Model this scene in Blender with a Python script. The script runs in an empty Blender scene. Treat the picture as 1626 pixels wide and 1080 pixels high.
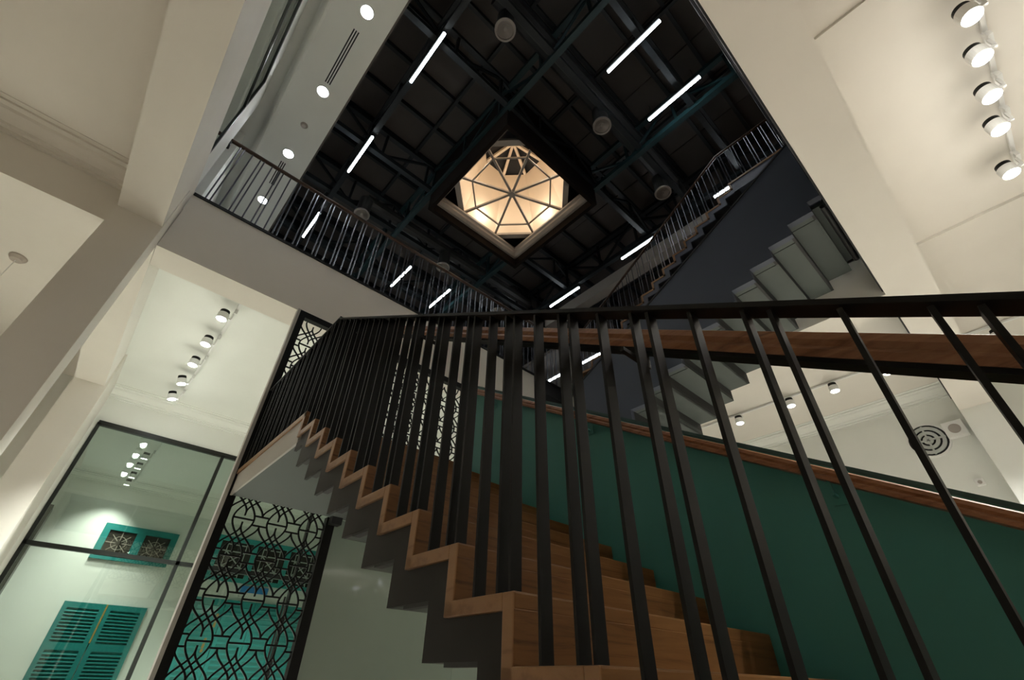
import bpy, bmesh, math, random
from mathutils import Vector, Matrix
random.seed(7)
sc = bpy.context.scene
C = sc.collection
H = 1.491                       # eye height: everything below is measured from the camera, the whole scene is lifted by H at the end

# ------------------------------------------------------------------ camera, world, exposure
R = ((0.73815987, -0.67441786, 0.01674993), (-0.41972598, -0.43967488, 0.79405044), (-0.52815728, -0.59316655, -0.60762105))
cd = bpy.data.cameras.new('camera'); cam = bpy.data.objects.new('camera', cd); C.objects.link(cam)
cd.sensor_width = 36.0; cd.lens = 717.477 / 1626 * 36; cd.clip_start = 0.02; cd.clip_end = 200
cam.matrix_world = Matrix(((R[0][0], R[1][0], R[2][0], 0), (R[0][1], R[1][1], R[2][1], 0), (R[0][2], R[1][2], R[2][2], 0), (0, 0, 0, 1)))
sc.camera = cam
w = bpy.data.worlds.new('night'); sc.world = w; w.use_nodes = True
w.node_tree.nodes['Background'].inputs[0].default_value = (0.010, 0.012, 0.016, 1)
w.node_tree.nodes['Background'].inputs[1].default_value = 1.0
sc.view_settings.view_transform = 'Standard'
try: sc.view_settings.look = 'None'
except Exception: pass
sc.view_settings.exposure = 0.0
sc.view_settings.gamma = 1.0
sc.view_settings.use_curve_mapping = False
P_TRACK, P_DOWN, P_LED, P_LANT = 560.0, 13.0, 2.6, 10.0
WARM, NEUT, FRESH, COOL = (1.0, 0.90, 0.78), (1.0, 0.98, 0.92), (0.96, 1.0, 0.92), (0.93, 0.97, 1.0)

# ------------------------------------------------------------------ materials
def nodes(name):
    m = bpy.data.materials.new(name); m.use_nodes = True
    nt = m.node_tree; return m, nt, nt.nodes['Principled BSDF']
def mat(name, col, rough=0.5, metal=0.0, var=0.0, scale=4.0, bump=0.0, spec=None):
    m, nt, b = nodes(name)
    b.inputs['Roughness'].default_value = rough; b.inputs['Metallic'].default_value = metal
    if spec is not None: b.inputs['Specular IOR Level'].default_value = spec
    if var or bump:
        tc = nt.nodes.new('ShaderNodeTexCoord'); nz = nt.nodes.new('ShaderNodeTexNoise')
        nz.inputs['Scale'].default_value = scale; nz.inputs['Detail'].default_value = 6
        nt.links.new(tc.outputs['Object'], nz.inputs['Vector'])
        if var:
            r = nt.nodes.new('ShaderNodeValToRGB')
            r.color_ramp.elements[0].position = 0.3; r.color_ramp.elements[1].position = 0.7
            r.color_ramp.elements[0].color = tuple(c * (1 - var) for c in col) + (1,)
            r.color_ramp.elements[1].color = tuple(min(1, c * (1 + var)) for c in col) + (1,)
            nt.links.new(nz.outputs['Fac'], r.inputs['Fac']); nt.links.new(r.outputs['Color'], b.inputs['Base Color'])
        else: b.inputs['Base Color'].default_value = col + (1,)
        if bump:
            bp = nt.nodes.new('ShaderNodeBump'); bp.inputs['Strength'].default_value = bump; bp.inputs['Distance'].default_value = 0.01
            nt.links.new(nz.outputs['Fac'], bp.inputs['Height']); nt.links.new(bp.outputs['Normal'], b.inputs['Normal'])
    else: b.inputs['Base Color'].default_value = col + (1,)
    return m
def wood(name, c0, c1, c2, stretch, rough=0.42, spec=0.3):
    m, nt, b = nodes(name); b.inputs['Roughness'].default_value = rough; b.inputs['Specular IOR Level'].default_value = spec
    tc = nt.nodes.new('ShaderNodeTexCoord'); mp = nt.nodes.new('ShaderNodeMapping'); mp.inputs['Scale'].default_value = stretch
    nz = nt.nodes.new('ShaderNodeTexNoise'); nz.inputs['Scale'].default_value = 1.0; nz.inputs['Detail'].default_value = 8; nz.inputs['Roughness'].default_value = 0.62; nz.inputs['Distortion'].default_value = 0.9
    r = nt.nodes.new('ShaderNodeValToRGB'); e = r.color_ramp.elements
    e[0].position = 0.28; e[0].color = c0 + (1,); e[1].position = 0.75; e[1].color = c2 + (1,)
    k = e.new(0.45); k.color = c1 + (1,)
    bp = nt.nodes.new('ShaderNodeBump'); bp.inputs['Strength'].default_value = 0.12; bp.inputs['Distance'].default_value = 0.004
    nt.links.new(tc.outputs['Object'], mp.inputs['Vector']); nt.links.new(mp.outputs['Vector'], nz.inputs['Vector'])
    nt.links.new(nz.outputs['Fac'], r.inputs['Fac']); nt.links.new(r.outputs['Color'], b.inputs['Base Color'])
    nt.links.new(nz.outputs['Fac'], bp.inputs['Height']); nt.links.new(bp.outputs['Normal'], b.inputs['Normal'])
    return m
def emit(name, col, s):
    m, nt, b = nodes(name); b.inputs['Base Color'].default_value = (0.8, 0.8, 0.8, 1)
    b.inputs['Emission Color'].default_value = col + (1,); b.inputs['Emission Strength'].default_value = s
    m.cycles.emission_sampling = 'NONE'       # the lamp inside each fixture is what gets sampled
    return m
def glass(name, tint, refl=0.08, rough=0.02):
    m = bpy.data.materials.new(name); m.use_nodes = True; nt = m.node_tree
    nt.nodes.remove(nt.nodes['Principled BSDF']); out = nt.nodes['Material Output']
    t = nt.nodes.new('ShaderNodeBsdfTransparent'); t.inputs[0].default_value = tint + (1,)
    g = nt.nodes.new('ShaderNodeBsdfGlossy'); g.inputs['Roughness'].default_value = rough; g.inputs[0].default_value = (0.9, 0.95, 0.92, 1)
    fr = nt.nodes.new('ShaderNodeFresnel'); fr.inputs['IOR'].default_value = 1.5
    ad = nt.nodes.new('ShaderNodeMath'); ad.operation = 'ADD'; ad.inputs[1].default_value = refl; ad.use_clamp = True
    mx = nt.nodes.new('ShaderNodeMixShader')
    nt.links.new(fr.outputs[0], ad.inputs[0]); nt.links.new(ad.outputs[0], mx.inputs[0])
    nt.links.new(t.outputs[0], mx.inputs[1]); nt.links.new(g.outputs[0], mx.inputs[2]); nt.links.new(mx.outputs[0], out.inputs['Surface'])
    return m
M = {
 'cream': mat('cream_plaster', (0.76, 0.725, 0.66), 0.75, var=0.02, scale=1.5),
 'white': mat('white_plaster', (0.80, 0.815, 0.77), 0.7, var=0.015, scale=1.5),
 'floor': mat('stone_floor', (0.57, 0.535, 0.48), 0.35, var=0.08, scale=2.0),
 'carpet': mat('dark_carpet', (0.07, 0.06, 0.055), 0.9),
 'oak': wood('oak', (0.062, 0.026, 0.008), (0.155, 0.070, 0.022), (0.215, 0.106, 0.038), (1.6, 26, 26), spec=0.25),
 'oakside': wood('oak_edge', (0.15, 0.072, 0.029), (0.245, 0.127, 0.058), (0.285, 0.158, 0.075), (18, 4, 9)),
 'rail': wood('handrail_wood', (0.12, 0.045, 0.018), (0.23, 0.10, 0.045), (0.33, 0.165, 0.08), (40, 3, 40), 0.35),
 'steel': mat('black_steel', (0.0055, 0.0053, 0.005), 0.5, var=0.2, scale=9, spec=0.18),
 'rod': mat('satin_steel_rod', (0.085, 0.085, 0.10), 0.3, 0.9),
 'stringer': mat('charcoal_stringer', (0.020, 0.0175, 0.016), 0.5, var=0.08, scale=6, spec=0.12),
 'soffit': mat('grey_green_soffit', (0.064, 0.078, 0.071), 0.6, var=0.03, scale=2),
 'greytrim': mat('grey_landing_face', (0.42, 0.40, 0.37), 0.6, var=0.02, scale=3),
 'teal': mat('teal_paint', (0.034, 0.190, 0.172), 0.5, var=0.04, scale=2),
 'tealdark': mat('dark_teal_cap', (0.012, 0.05, 0.046), 0.5),
 'navy': mat('navy_paint', (0.055, 0.065, 0.094), 0.55, var=0.04, scale=2),
 'black': mat('black_paint', (0.010, 0.010, 0.011), 0.6),
 'shutter': mat('turquoise_paint', (0.004, 0.20, 0.19), 0.5, var=0.05, scale=5),
 'deck': mat('roof_deck', (0.085, 0.073, 0.066), 0.8, var=0.15, scale=1.2),
 'truss': mat('truss_steel', (0.007, 0.011, 0.014), 0.55),
 'girder': mat('teal_girder', (0.006, 0.028, 0.032), 0.5),
 'lantern': mat('lantern_trim', (0.42, 0.37, 0.32), 0.55, var=0.04, scale=5),
 'lanternin': mat('lantern_panel', (0.86, 0.74, 0.60), 0.6),
 'lanternbox': mat('brown_box', (0.012, 0.008, 0.006), 0.8, spec=0.1),
 'fix': mat('white_fixture', (0.80, 0.80, 0.78), 0.4),
 'diff': mat('diffuser_enamel', (0.40, 0.36, 0.33), 0.45),
 'duct': mat('dark_duct', (0.03, 0.03, 0.03), 0.5),
 'greenglass': mat('back_painted_glass', (0.25, 0.31, 0.265), 0.06, spec=0.6),
 'frame': mat('dark_bronze_frame', (0.014, 0.016, 0.014), 0.4, spec=0.25),
 'pane': glass('clear_pane', (0.75, 0.815, 0.765), 0.03),
 'panedark': glass('gallery_pane', (0.60, 0.66, 0.64), 0.16),
 'darkpane': mat('dark_pane', (0.035, 0.030, 0.024), 0.25),
 'came': mat('pale_came', (0.45, 0.47, 0.45), 0.5),
 'doorlit': mat('lit_turquoise_paint', (0.03, 0.36, 0.35), 0.45, var=0.06, scale=5),  # shutter turquoise lightened: the light near the doors is put into the colour
 'raildark': wood('dark_handrail_wood', (0.025, 0.012, 0.007), (0.055, 0.028, 0.017), (0.085, 0.045, 0.028), (3, 30, 30), 0.35),
 'bluesign': mat('blue_sign', (0.03, 0.25, 0.62), 0.5),
 'gold': mat('brass', (0.6, 0.38, 0.12), 0.4, 0.6),
 'led': emit('led_white', (0.90, 0.97, 1.0), 30),
 'lens': emit('lamp_lens', (1.0, 0.99, 0.95), 40),
 'bulb': emit('downlight_lens', (0.95, 0.98, 1.0), 45),
 'lbulb': emit('lantern_bulb', (1.0, 0.78, 0.5), 14),
}

# ------------------------------------------------------------------ mesh helpers
class MB:
    def __init__(s): s.v, s.f = [], []
    def box(s, x0, x1, y0, y1, z0, z1):
        n = len(s.v)
        s.v += [(x, y, z) for z in (z0, z1) for y in (y0, y1) for x in (x0, x1)]
        s.f += [tuple(n + i for i in q) for q in ((0, 2, 3, 1), (4, 5, 7, 6), (0, 1, 5, 4), (2, 6, 7, 3), (0, 4, 6, 2), (1, 3, 7, 5))]
        return s
    def bar(s, p, q, a, b, up=(0, 0, 1)):            # straight bar p->q, a wide (sideways), b high
        p, q = Vector(p), Vector(q); d = (q - p).normalized(); u = Vector(up)
        side = d.cross(u)
        if side.length < 1e-4: side = d.cross(Vector((0, 1, 0)))
        side.normalize(); u = side.cross(d).normalized(); n = len(s.v)
        for c in (p, q):
            for i, j in ((-1, -1), (1, -1), (1, 1), (-1, 1)): s.v.append(tuple(c + side * (i * a / 2) + u * (j * b / 2)))
        s.f += [tuple(n + i for i in t) for t in ((3, 2, 1, 0), (4, 5, 6, 7), (0, 1, 5, 4), (1, 2, 6, 5), (2, 3, 7, 6), (3, 0, 4, 7))]
        return s
    def tube(s, pts, r, seg=10, cap=True):
        pts = [Vector(p) for p in pts]; n0 = len(s.v)
        for i, p in enumerate(pts):
            d = (pts[min(i + 1, len(pts) - 1)] - pts[max(i - 1, 0)]).normalized()
            ref = Vector((0, 0, 1)) if abs(d.z) < 0.9 else Vector((1, 0, 0))
            a = d.cross(ref).normalized(); b = a.cross(d); rr = r[i] if isinstance(r, (list, tuple)) else r
            for k in range(seg):
                t = 2 * math.pi * k / seg; s.v.append(tuple(p + a * (rr * math.cos(t)) + b * (rr * math.sin(t))))
        for i in range(len(pts) - 1):
            for k in range(seg):
                s.f.append((n0 + i * seg + k, n0 + (i + 1) * seg + k, n0 + (i + 1) * seg + (k + 1) % seg, n0 + i * seg + (k + 1) % seg))
        if cap:
            s.f.append(tuple(n0 + k for k in range(seg))); s.f.append(tuple(n0 + (len(pts) - 1) * seg + k for k in reversed(range(seg))))
        return s
    def prism(s, poly, axis, a, b):                  # polygon extruded along an axis ('x': poly is (y,z); 'y': (x,z); 'z': (x,y))
        n = len(s.v); k = len(poly)
        for t in (a, b):
            for u, v in poly: s.v.append({'x': (t, u, v), 'y': (u, t, v), 'z': (u, v, t)}[axis])
        s.f.append(tuple(n + i for i in range(k))); s.f.append(tuple(n + k + i for i in reversed(range(k))))
        for i in range(k): s.f.append((n + i, n + k + i, n + k + (i + 1) % k, n + (i + 1) % k))
        return s
    def ring(s, c, r0, r1, z0, z1, seg=24):          # flat ring, axis z
        n = len(s.v)
        for k in range(seg):
            t = 2 * math.pi * k / seg; x, y = math.cos(t), math.sin(t)
            s.v += [(c[0] + r0 * x, c[1] + r0 * y, z0), (c[0] + r1 * x, c[1] + r1 * y, z0), (c[0] + r1 * x, c[1] + r1 * y, z1), (c[0] + r0 * x, c[1] + r0 * y, z1)]
        for k in range(seg):
            a, b = n + 4 * k, n + 4 * ((k + 1) % seg)
            for i in range(4): s.f.append((a + i, a + (i + 1) % 4, b + (i + 1) % 4, b + i))
        return s
    def mesh(s, name, m, off=(0, 0, 0), bevel=0, smooth=False):
        me = bpy.data.meshes.new(name)
        me.from_pydata([(v[0] - off[0], v[1] - off[1], v[2] - off[2]) for v in s.v], [], s.f)
        bm = bmesh.new(); bm.from_mesh(me)
        if bevel: bmesh.ops.bevel(bm, geom=bm.edges[:], offset=bevel, segments=2, affect='EDGES', profile=0.6)
        bmesh.ops.recalc_face_normals(bm, faces=bm.faces[:]); bm.to_mesh(me); bm.free()
        me.materials.append(M[m] if isinstance(m, str) else m)
        if smooth:
            for p in me.polygons: p.use_smooth = True
        return me
WL = {}
def wloc(o): return WL.get(o.name, Vector((0, 0, 0))) if o else Vector((0, 0, 0))
def tag(o, label=None, cat=None, group=None, kind=None):
    if label: o['label'] = label
    if cat: o['category'] = cat
    if group: o['group'] = group
    if kind: o['kind'] = kind
    return o
def empty(name, loc, label=None, cat=None, group=None, kind=None, parent=None):
    o = bpy.data.objects.new(name, None); C.objects.link(o); o.empty_display_size = 0.1
    o.location = Vector(loc) - wloc(parent); WL[o.name] = Vector(loc)
    if parent: o.parent = parent
    return tag(o, label, cat, group, kind)
def build(name, mb, m, parent=None, bevel=0, smooth=False, org=None):
    """mesh given in world coordinates; origin at org, else at the centre of its base"""
    if org is None:
        xs = [v[0] for v in mb.v]; ys = [v[1] for v in mb.v]; zs = [v[2] for v in mb.v]
        org = ((min(xs) + max(xs)) / 2, (min(ys) + max(ys)) / 2, min(zs))
    o = bpy.data.objects.new(name, mb.mesh(name, m, org, bevel, smooth)); C.objects.link(o)
    o.location = Vector(org) - wloc(parent); WL[o.name] = Vector(org)
    if parent: o.parent = parent
    return o
def inst(name, me, loc, parent=None):
    o = bpy.data.objects.new(name, me); C.objects.link(o)
    o.location = Vector(loc) - wloc(parent); WL[o.name] = Vector(loc)
    if parent: o.parent = parent
    return o
def struct(name, mb, m, label, cat=None, parent=None):
    o = build(name, mb, m, parent)
    if not parent: tag(o, label, cat or name.split('_')[0], kind='structure')
    return o
def lamp(kind, loc, energy, col, parent, size=0.1, angle=None, aim=(0, 0, -1), blend=0.6):
    l = bpy.data.lights.new('lamp_light', kind); l.energy = energy; l.color = col
    if kind in ('POINT', 'SPOT'): l.shadow_soft_size = size
    if kind == 'SPOT': l.spot_size = math.radians(angle or 110); l.spot_blend = blend
    o = bpy.data.objects.new('lamp_light', l); C.objects.link(o); o.location = Vector(loc) - wloc(parent)
    o.rotation_euler = Vector(aim).to_track_quat('-Z', 'Y').to_euler()
    if parent: o.parent = parent
    return o

FZ = -H                       # floor
ZB, ZC, Z2 = 3.95, 4.62, 4.94  # underside of beams, ground-floor ceiling, upper floor
# ------------------------------------------------------------------ the setting: ground floor shell
struct('floor', MB().box(-7, 10.9, -7, 17.5, FZ - 0.1, FZ), 'floor', 'beige stone floor of the ground storey')
struct('ceiling_left', MB().box(-7, -0.74, -7, 17.5, ZC, Z2), 'cream', 'cream plaster ceiling left of the stair void')
struct('ceiling_near', MB().box(-0.74, 10.9, -7, -0.05, ZC, Z2), 'cream', 'cream plaster ceiling at the upper right')
struct('ceiling_far', MB().box(-0.74, 10.9, 5.35, 17.5, ZC, Z2), 'white', 'white plaster ceiling behind the stairs')
struct('ceiling_right', MB().box(6.17, 10.9, -0.05, 5.35, ZC, Z2), 'cream', 'cream plaster ceiling beyond the upper stair flight')
struct('wall_left', MB().box(-7.2, -7, -7, 17.5, FZ, ZC), 'cream', 'cream wall on the left side')
struct('wall_near', MB().box(-7, 10.9, -7.2, -7, FZ, ZC), 'cream', 'cream wall behind the viewer')
struct('wall_right', MB().box(10.9, 11.1, -7, 17.5, FZ, ZC), 'white', 'white wall on the right with a round grille')
struct('wall_back', MB().box(-7, 10.9, 17.5, 17.7, FZ, ZC), 'white', 'white back wall of the glazed room')
struct('wall_far', MB().box(-7, -0.62, 11.25, 11.4, FZ, ZC).box(-0.62, 10.9, 11.25, 11.4, 3.93, ZC).box(6.2, 10.9, 11.25, 11.4, FZ, 3.93), 'white', 'white wall above the glazed partition')
struct('wall_side', MB().box(-2.2, -2.0, 11.4, 17.5, FZ, ZC), 'white', 'white side wall of the glazed room')
# beams round the void and across the ceilings
def beam(name, mb, label, m='cream'): return struct(name, mb, m, label, 'beam')
beam('ceiling_beam_far', MB().box(-0.73, 5.37, 5.35, 5.76, ZB, Z2 - 0.03), 'cream balcony edge beam above the metal screen')
beam('ceiling_beam_left', MB().box(-1.15, -0.74, -7, 5.0, ZB, Z2 - 0.06).box(-1.15, -0.735, 5.0, 9.62, ZB, ZC), 'cream beam running along the left edge of the void')
beam('ceiling_beam_near', MB().box(-7, 10.9, -0.52, -0.05, ZB, Z2 - 0.02), 'broad cream beam crossing the upper right')
beam('ceiling_beam_right', MB().box(6.17, 6.58, -0.05, 5.35, ZB, Z2 - 0.02), 'cream beam on the far right edge of the void')
beam('ceiling_beam_side', MB().box(-7, -1.15, 5.33, 5.74, ZB, ZC), 'cream cross beam meeting the left column')
beam('ceiling_beam_bay', MB().box(2.98, 3.23, -7, -0.52, 4.59, ZC), 'shallow cream beam at the top right corner')
beam('ceiling_beam_bay.001', MB().box(6.40, 7.07, -7, -0.52, 4.58, ZC), 'shallow cream beam below the five track spotlights')
struct('column', MB().box(-1.15, -0.735, 5.0, 5.4, FZ, ZB), 'cream', 'broad cream column at the left', 'column')
struct('column.001', MB().box(-1.15, -0.70, 9.62, 11.25, FZ, ZC), 'cream', 'cream pier beside the glazed partition', 'column')
struct('column.002', MB().box(10.45, 10.9, -0.52, -0.05, FZ, ZB), 'white', 'white pier in the corner beside the round grille', 'column')
# cornices (stepped profile)
def cornice(n, p, axis, sgn, a, b, m, label):
    # profile: steps out from the wall at coordinate p, from z 4.44 up to the ceiling
    st = [(0.0, 4.42), (0.035, 4.42), (0.035, 4.455), (0.075, 4.46), (0.085, 4.49), (0.14, 4.51), (0.20, 4.545), (0.215, 4.575), (0.27, 4.58), (0.27, 4.605), (0.32, 4.61), (0.32, ZC), (0.0, ZC)]
    poly = [(p + sgn * d, z) for d, z in st]
    return struct('trim_%d' % n, MB().prism(poly, axis, a, b), m, label, 'cornice')
cornice(1, 5.33, 'x', -1, -7, -1.15, 'cream', 'stepped plaster cornice at the upper left')
cornice(2, 11.25, 'x', -1, -0.70, 10.9, 'white', 'white plaster cornice above the glazed partition')
cornice(3, 10.9, 'y', -1, -0.05, 11.25, 'white', 'white plaster cornice along the right wall')
cornice(4, 17.5, 'x', -1, -2.0, 10.9, 'white', 'plaster cornice inside the glazed room')
# dropped ceiling behind the viewer with two recessed downlights that the painted glass mirrors
struct('ceiling_low', MB().box(5.2, 10.9, -5.5, -1.9, 2.22, 2.32), 'cream', 'low dropped ceiling behind the viewer')

# ------------------------------------------------------------------ glazed partition (window_1)
YG = 11.25
win = empty('window_1', (2.0, YG, FZ), 'dark framed glazed partition at the lower left', 'window', kind='structure')
xs = [-0.6, 1.62, 3.85, 6.15]
for z, h in ((3.90, 0.09), (1.74, 0.07)):
    build('rail', MB().box(-0.62, 6.2, YG - 0.03, YG + 0.05, z - h / 2, z + h / 2), 'frame', win)
for x in xs: build('mullion', MB().box(x - 0.03, x + 0.03, YG - 0.03, YG + 0.05, FZ, 3.90), 'frame', win)
for i in range(3):
    for z0, z1 in ((FZ, 1.71), (1.775, 3.86)):
        build('pane', MB().box(xs[i] + 0.03, xs[i + 1] - 0.03, YG, YG + 0.012, z0, z1), 'pane', win)
hd = build('handle', MB().tube([(3.75, YG - 0.07, 0.1), (3.75, YG - 0.07, 1.4)], 0.02).tube([(3.75, YG - 0.07, 0.2), (3.75, YG, 0.2)], 0.012).tube([(3.75, YG - 0.07, 1.3), (3.75, YG, 1.3)], 0.012), 'frame', win)

# ------------------------------------------------------------------ back room fittings
YB = 17.5
def shutter_pair(x0, x1, z0, z1):
    o = empty('shutter_window', ((x0 + x1) / 2, YB, z0), 'turquoise louvred shutter pair behind the glass', 'shutters')
    xm = (x0 + x1) / 2
    slat = MB().bar((-0.36, 0, 0), (0.36, 0, 0), 0.075, 0.012, up=(0, -0.62, 0.78)).mesh('slat', 'shutter')
    for a, b in ((x0, xm - 0.012), (xm + 0.012, x1)):
        lf = build('leaf', MB().box(a, a + 0.11, YB - 0.07, YB - 0.01, z0, z1).box(b - 0.11, b, YB - 0.07, YB - 0.01, z0, z1)
              .box(a + 0.11, b - 0.11, YB - 0.07, YB - 0.01, z1 - 0.13, z1).box(a + 0.11, b - 0.11, YB - 0.07, YB - 0.01, z1 - 1.02, z1 - 0.86)
              .box(a + 0.11, b - 0.11, YB - 0.07, YB - 0.01, z0, z0 + 0.25).box(a + 0.11, b - 0.11, YB - 0.018, YB - 0.008, z0, z1), 'shutter', o)
        z = z1 - 0.19
        while z > z0 + 0.3:
            if not (z1 - 1.05 < z < z1 - 0.84): inst('slat', slat, ((a + b) / 2, YB - 0.045, z), lf)
            z -= 0.075
    build('latch_bar', MB().box(xm - 0.018, xm + 0.018, YB - 0.085, YB - 0.07, z1 - 0.85, z1), 'gold', o)
shutter_pair(0.46, 2.27, FZ, 1.53)
tr = empty('transom_window', (1.365, YB, 2.55), 'turquoise framed window with two dark patterned panes above the shutters', 'window')
build('frame', MB().box(0.46, 2.27, YB - 0.08, YB - 0.01, 2.55, 2.68).box(0.46, 2.27, YB - 0.08, YB - 0.01, 3.29, 3.45)
      .box(0.46, 0.62, YB - 0.08, YB - 0.01, 2.68, 3.29).box(2.11, 2.27, YB - 0.08, YB - 0.01, 2.68, 3.29).box(1.26, 1.47, YB - 0.08, YB - 0.01, 2.68, 3.29), 'shutter', tr)
for a, b in ((0.62, 1.26), (1.47, 2.11)):
    p = build('pane', MB().box(a, b, YB - 0.03, YB - 0.01, 2.68, 3.29), 'darkpane', tr)
    cx, cz = (a + b) / 2, 2.985
    mb = MB()
    for k in range(8):
        t = k * math.pi / 4; mb.bar((cx + 0.07 * math.cos(t), YB - 0.035, cz + 0.07 * math.sin(t)), (cx + 0.3 * math.cos(t), YB - 0.035, cz + 0.28 * math.sin(t)), 0.012, 0.014)
    pts = [(cx + 0.17 * math.cos(k * math.pi / 8), YB - 0.035, cz + 0.17 * math.sin(k * math.pi / 8)) for k in range(17)]
    mb.tube(pts, 0.007, 6); build('glazing_bars', mb, 'lantern', p)
# wide turquoise doors with lattice transom behind the metal screen
dd = empty('folding_doors', (5.0, YB, FZ), 'turquoise panelled doors behind the black metal screen', 'door')
for k in range(4):
    a, b = 3.34 + k * 0.84, 3.34 + (k + 1) * 0.84 - 0.02
    lf = build('door_leaf', MB().box(a, b, YB - 0.09, YB - 0.01, FZ, 1.93), 'doorlit', dd)
    for z in [FZ + 0.2 + 0.13 * i for i in range(24)]:
        if z < 1.8: build('slat', MB().bar((a + 0.1, YB - 0.10, z), (b - 0.1, YB - 0.10, z), 0.03, 0.09, up=(0, -0.5, 0.86)), 'doorlit', lf)
for x in (3.95, 4.05): build('door_knob', MB().box(x - 0.03, x + 0.03, YB - 0.13, YB - 0.09, 0.6 + (x - 3.95) * 6, 0.95 + (x - 3.95) * 6), 'gold', dd)
tl = empty('lattice_transom', (5.0, YB, 2.48), 'turquoise framed transom with pale lattice on dark glass', 'window')
build('frame', MB().box(3.34, 6.7, YB - 0.08, YB - 0.01, 2.40, 2.52).box(3.34, 6.7, YB - 0.08, YB - 0.01, 3.52, 3.66)
      .box(3.34, 3.46, YB - 0.08, YB - 0.01, 2.52, 3.52).box(4.42, 4.56, YB - 0.08, YB - 0.01, 2.52, 3.52).box(5.5, 5.64, YB - 0.08, YB - 0.01, 2.52, 3.52).box(6.58, 6.7, YB - 0.08, YB - 0.01, 2.52, 3.52), 'doorlit', tl)
for a, b in ((3.46, 4.42), (4.56, 5.5), (5.64, 6.58)):
    p = build('pane', MB().box(a, b, YB - 0.03, YB - 0.01, 2.52, 3.52), 'darkpane', tl)
    mb = MB(); y = YB - 0.04; cx, cz = (a + b) / 2, 3.02
    for q, r_ in (((a, 2.8), (b, 2.8)), ((a, 3.24), (b, 3.24)), ((a + 0.2, 2.52), (a + 0.2, 3.52)), ((b - 0.2, 2.52), (b - 0.2, 3.52)), ((a + 0.2, 2.8), (b - 0.2, 3.24)), ((b - 0.2, 2.8), (a + 0.2, 3.24)), ((a + 0.2, 2.6), (b - 0.2, 2.6)), ((a + 0.2, 3.44), (b - 0.2, 3.44))):
        mb.bar((q[0], y, q[1]), (r_[0], y, r_[1]), 0.02, 0.028)
    build('lattice', mb, 'came', p)
sg = empty('exit_sign', (4.75, YB, 2.06), 'small white box sign with a blue panel above the turquoise doors', 'sign')
build('sign_box', MB().box(4.45, 5.25, YB - 0.12, YB - 0.01, 2.02, 2.16), 'white', sg)
build('sign_panel', MB().box(4.45, 5.25, YB - 0.125, YB - 0.01, 2.16, 2.34), 'bluesign', sg)
cb = empty('tall_cabinet', (-1.35, 17.0, FZ), 'tall dark cabinet at the left edge behind the glass', 'cabinet')
build('body', MB().box(-1.95, -0.77, 16.7, 17.45, FZ, 3.5), 'frame', cb, 0.01)
for a in (-1.93, -1.355): build('cabinet_door', MB().box(a, a + 0.56, 16.675, 16.7, FZ + 0.08, 3.45), 'frame', cb)

# ------------------------------------------------------------------ lamps
def track(name, p, q, label):
    return tag(build(name, MB().bar(p, q, 0.035, 0.03), 'fix'), label, 'track')
def spot(x, y, label, group, power=P_TRACK, col=NEUT, tilt=(0, 0, -1), z=4.36, side=(0, 1), cone=96, ceiling_fill=0):
    """drum shaped track spotlight with black rear ring, side gear box and bright lens"""
    t = Vector(tilt).normalized(); c = Vector((x, y, z)); r = 0.076
    o = empty('track_spotlight', (x, y, z), label, 'spotlight', group)
    hs = build('housing', MB().tube([c - t * 0.06, c + t * 0.03, c + t * 0.04], [r, r, r * 0.96], 24), 'fix', o)
    build('rear_ring', MB().tube([c - t * 0.115, c - t * 0.06], [r * 0.86, r * 0.9], 20), 'steel', hs)
    build('lens', MB().tube([c + t * 0.036, c + t * 0.046], [r * 0.88, r * 0.84], 24), 'lens', hs)
    s = Vector((side[0], side[1], 0)); g = c + s * 0.13
    build('arm', MB().bar(tuple(c + s * (r * 0.9) - t * 0.01), tuple(c + s * 0.115 - t * 0.01), 0.022, 0.03).bar(tuple(c + s * 0.11 - t * 0.02), tuple(c + s * 0.11 + Vector((0, 0, 0.12))), 0.022, 0.022), 'fix', o)
    build('gear_box', MB().box(g.x - 0.018 - abs(s.y) * 0.03, g.x + 0.018 + abs(s.y) * 0.03, g.y - 0.018 - abs(s.x) * 0.03, g.y + 0.018 + abs(s.x) * 0.03, z + 0.115, z + 0.165), 'fix', o)
    build('adapter', MB().box(g.x - 0.02, g.x + 0.02, g.y - 0.02, g.y + 0.02, z + 0.165, z + 0.215), 'fix', o)
    if power: lamp('SPOT', c + t * 0.06, power, col, o, 0.07, cone, t, 0.75)
    if ceiling_fill: lamp('POINT', c + t * 0.075, ceiling_fill, col, o, 0.06)      # added point light that brightens the ceiling round the lamp
    return o
TZ = 4.585
track('lighting_track', (0.36, 5.9, TZ), (0.36, 10.7, TZ), 'white lighting track under the ceiling behind the balcony beam')
nm = ['nearest', 'second', 'third', 'fourth', 'farthest']
for i, yy in enumerate((6.86, 7.75, 8.57, 9.42, 10.2)):
    spot(0.23, yy, '%s of five white track spotlights, counted from the balcony beam, left of the screen' % nm[i], 'spotlights behind the balcony beam', side=(1, 0), power=P_TRACK * 3.4, col=FRESH, cone=(76 if i < 3 else 64), tilt=((0, 0, -1) if i < 3 else (0.32, 0.05, -1)), ceiling_fill=4)
track('lighting_track.001', (3.1, -1.62, TZ), (6.0, -1.62, TZ), 'white lighting track under the ceiling at the upper right')
for i, xx in enumerate((3.55, 3.99, 4.46, 4.91, 5.6)):
    spot(xx, -1.48, '%s of five white track spotlights down the right edge, counted from the top' % ['first', 'second', 'third', 'fourth', 'last'][i], 'spotlights at the upper right', power=P_TRACK * 1.15, side=(0.0, -1.0), ceiling_fill=5)
track('lighting_track.002', (9.16, -0.1, TZ), (9.16, 4.8, TZ), 'white lighting track seen below the wooden handrail')
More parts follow.
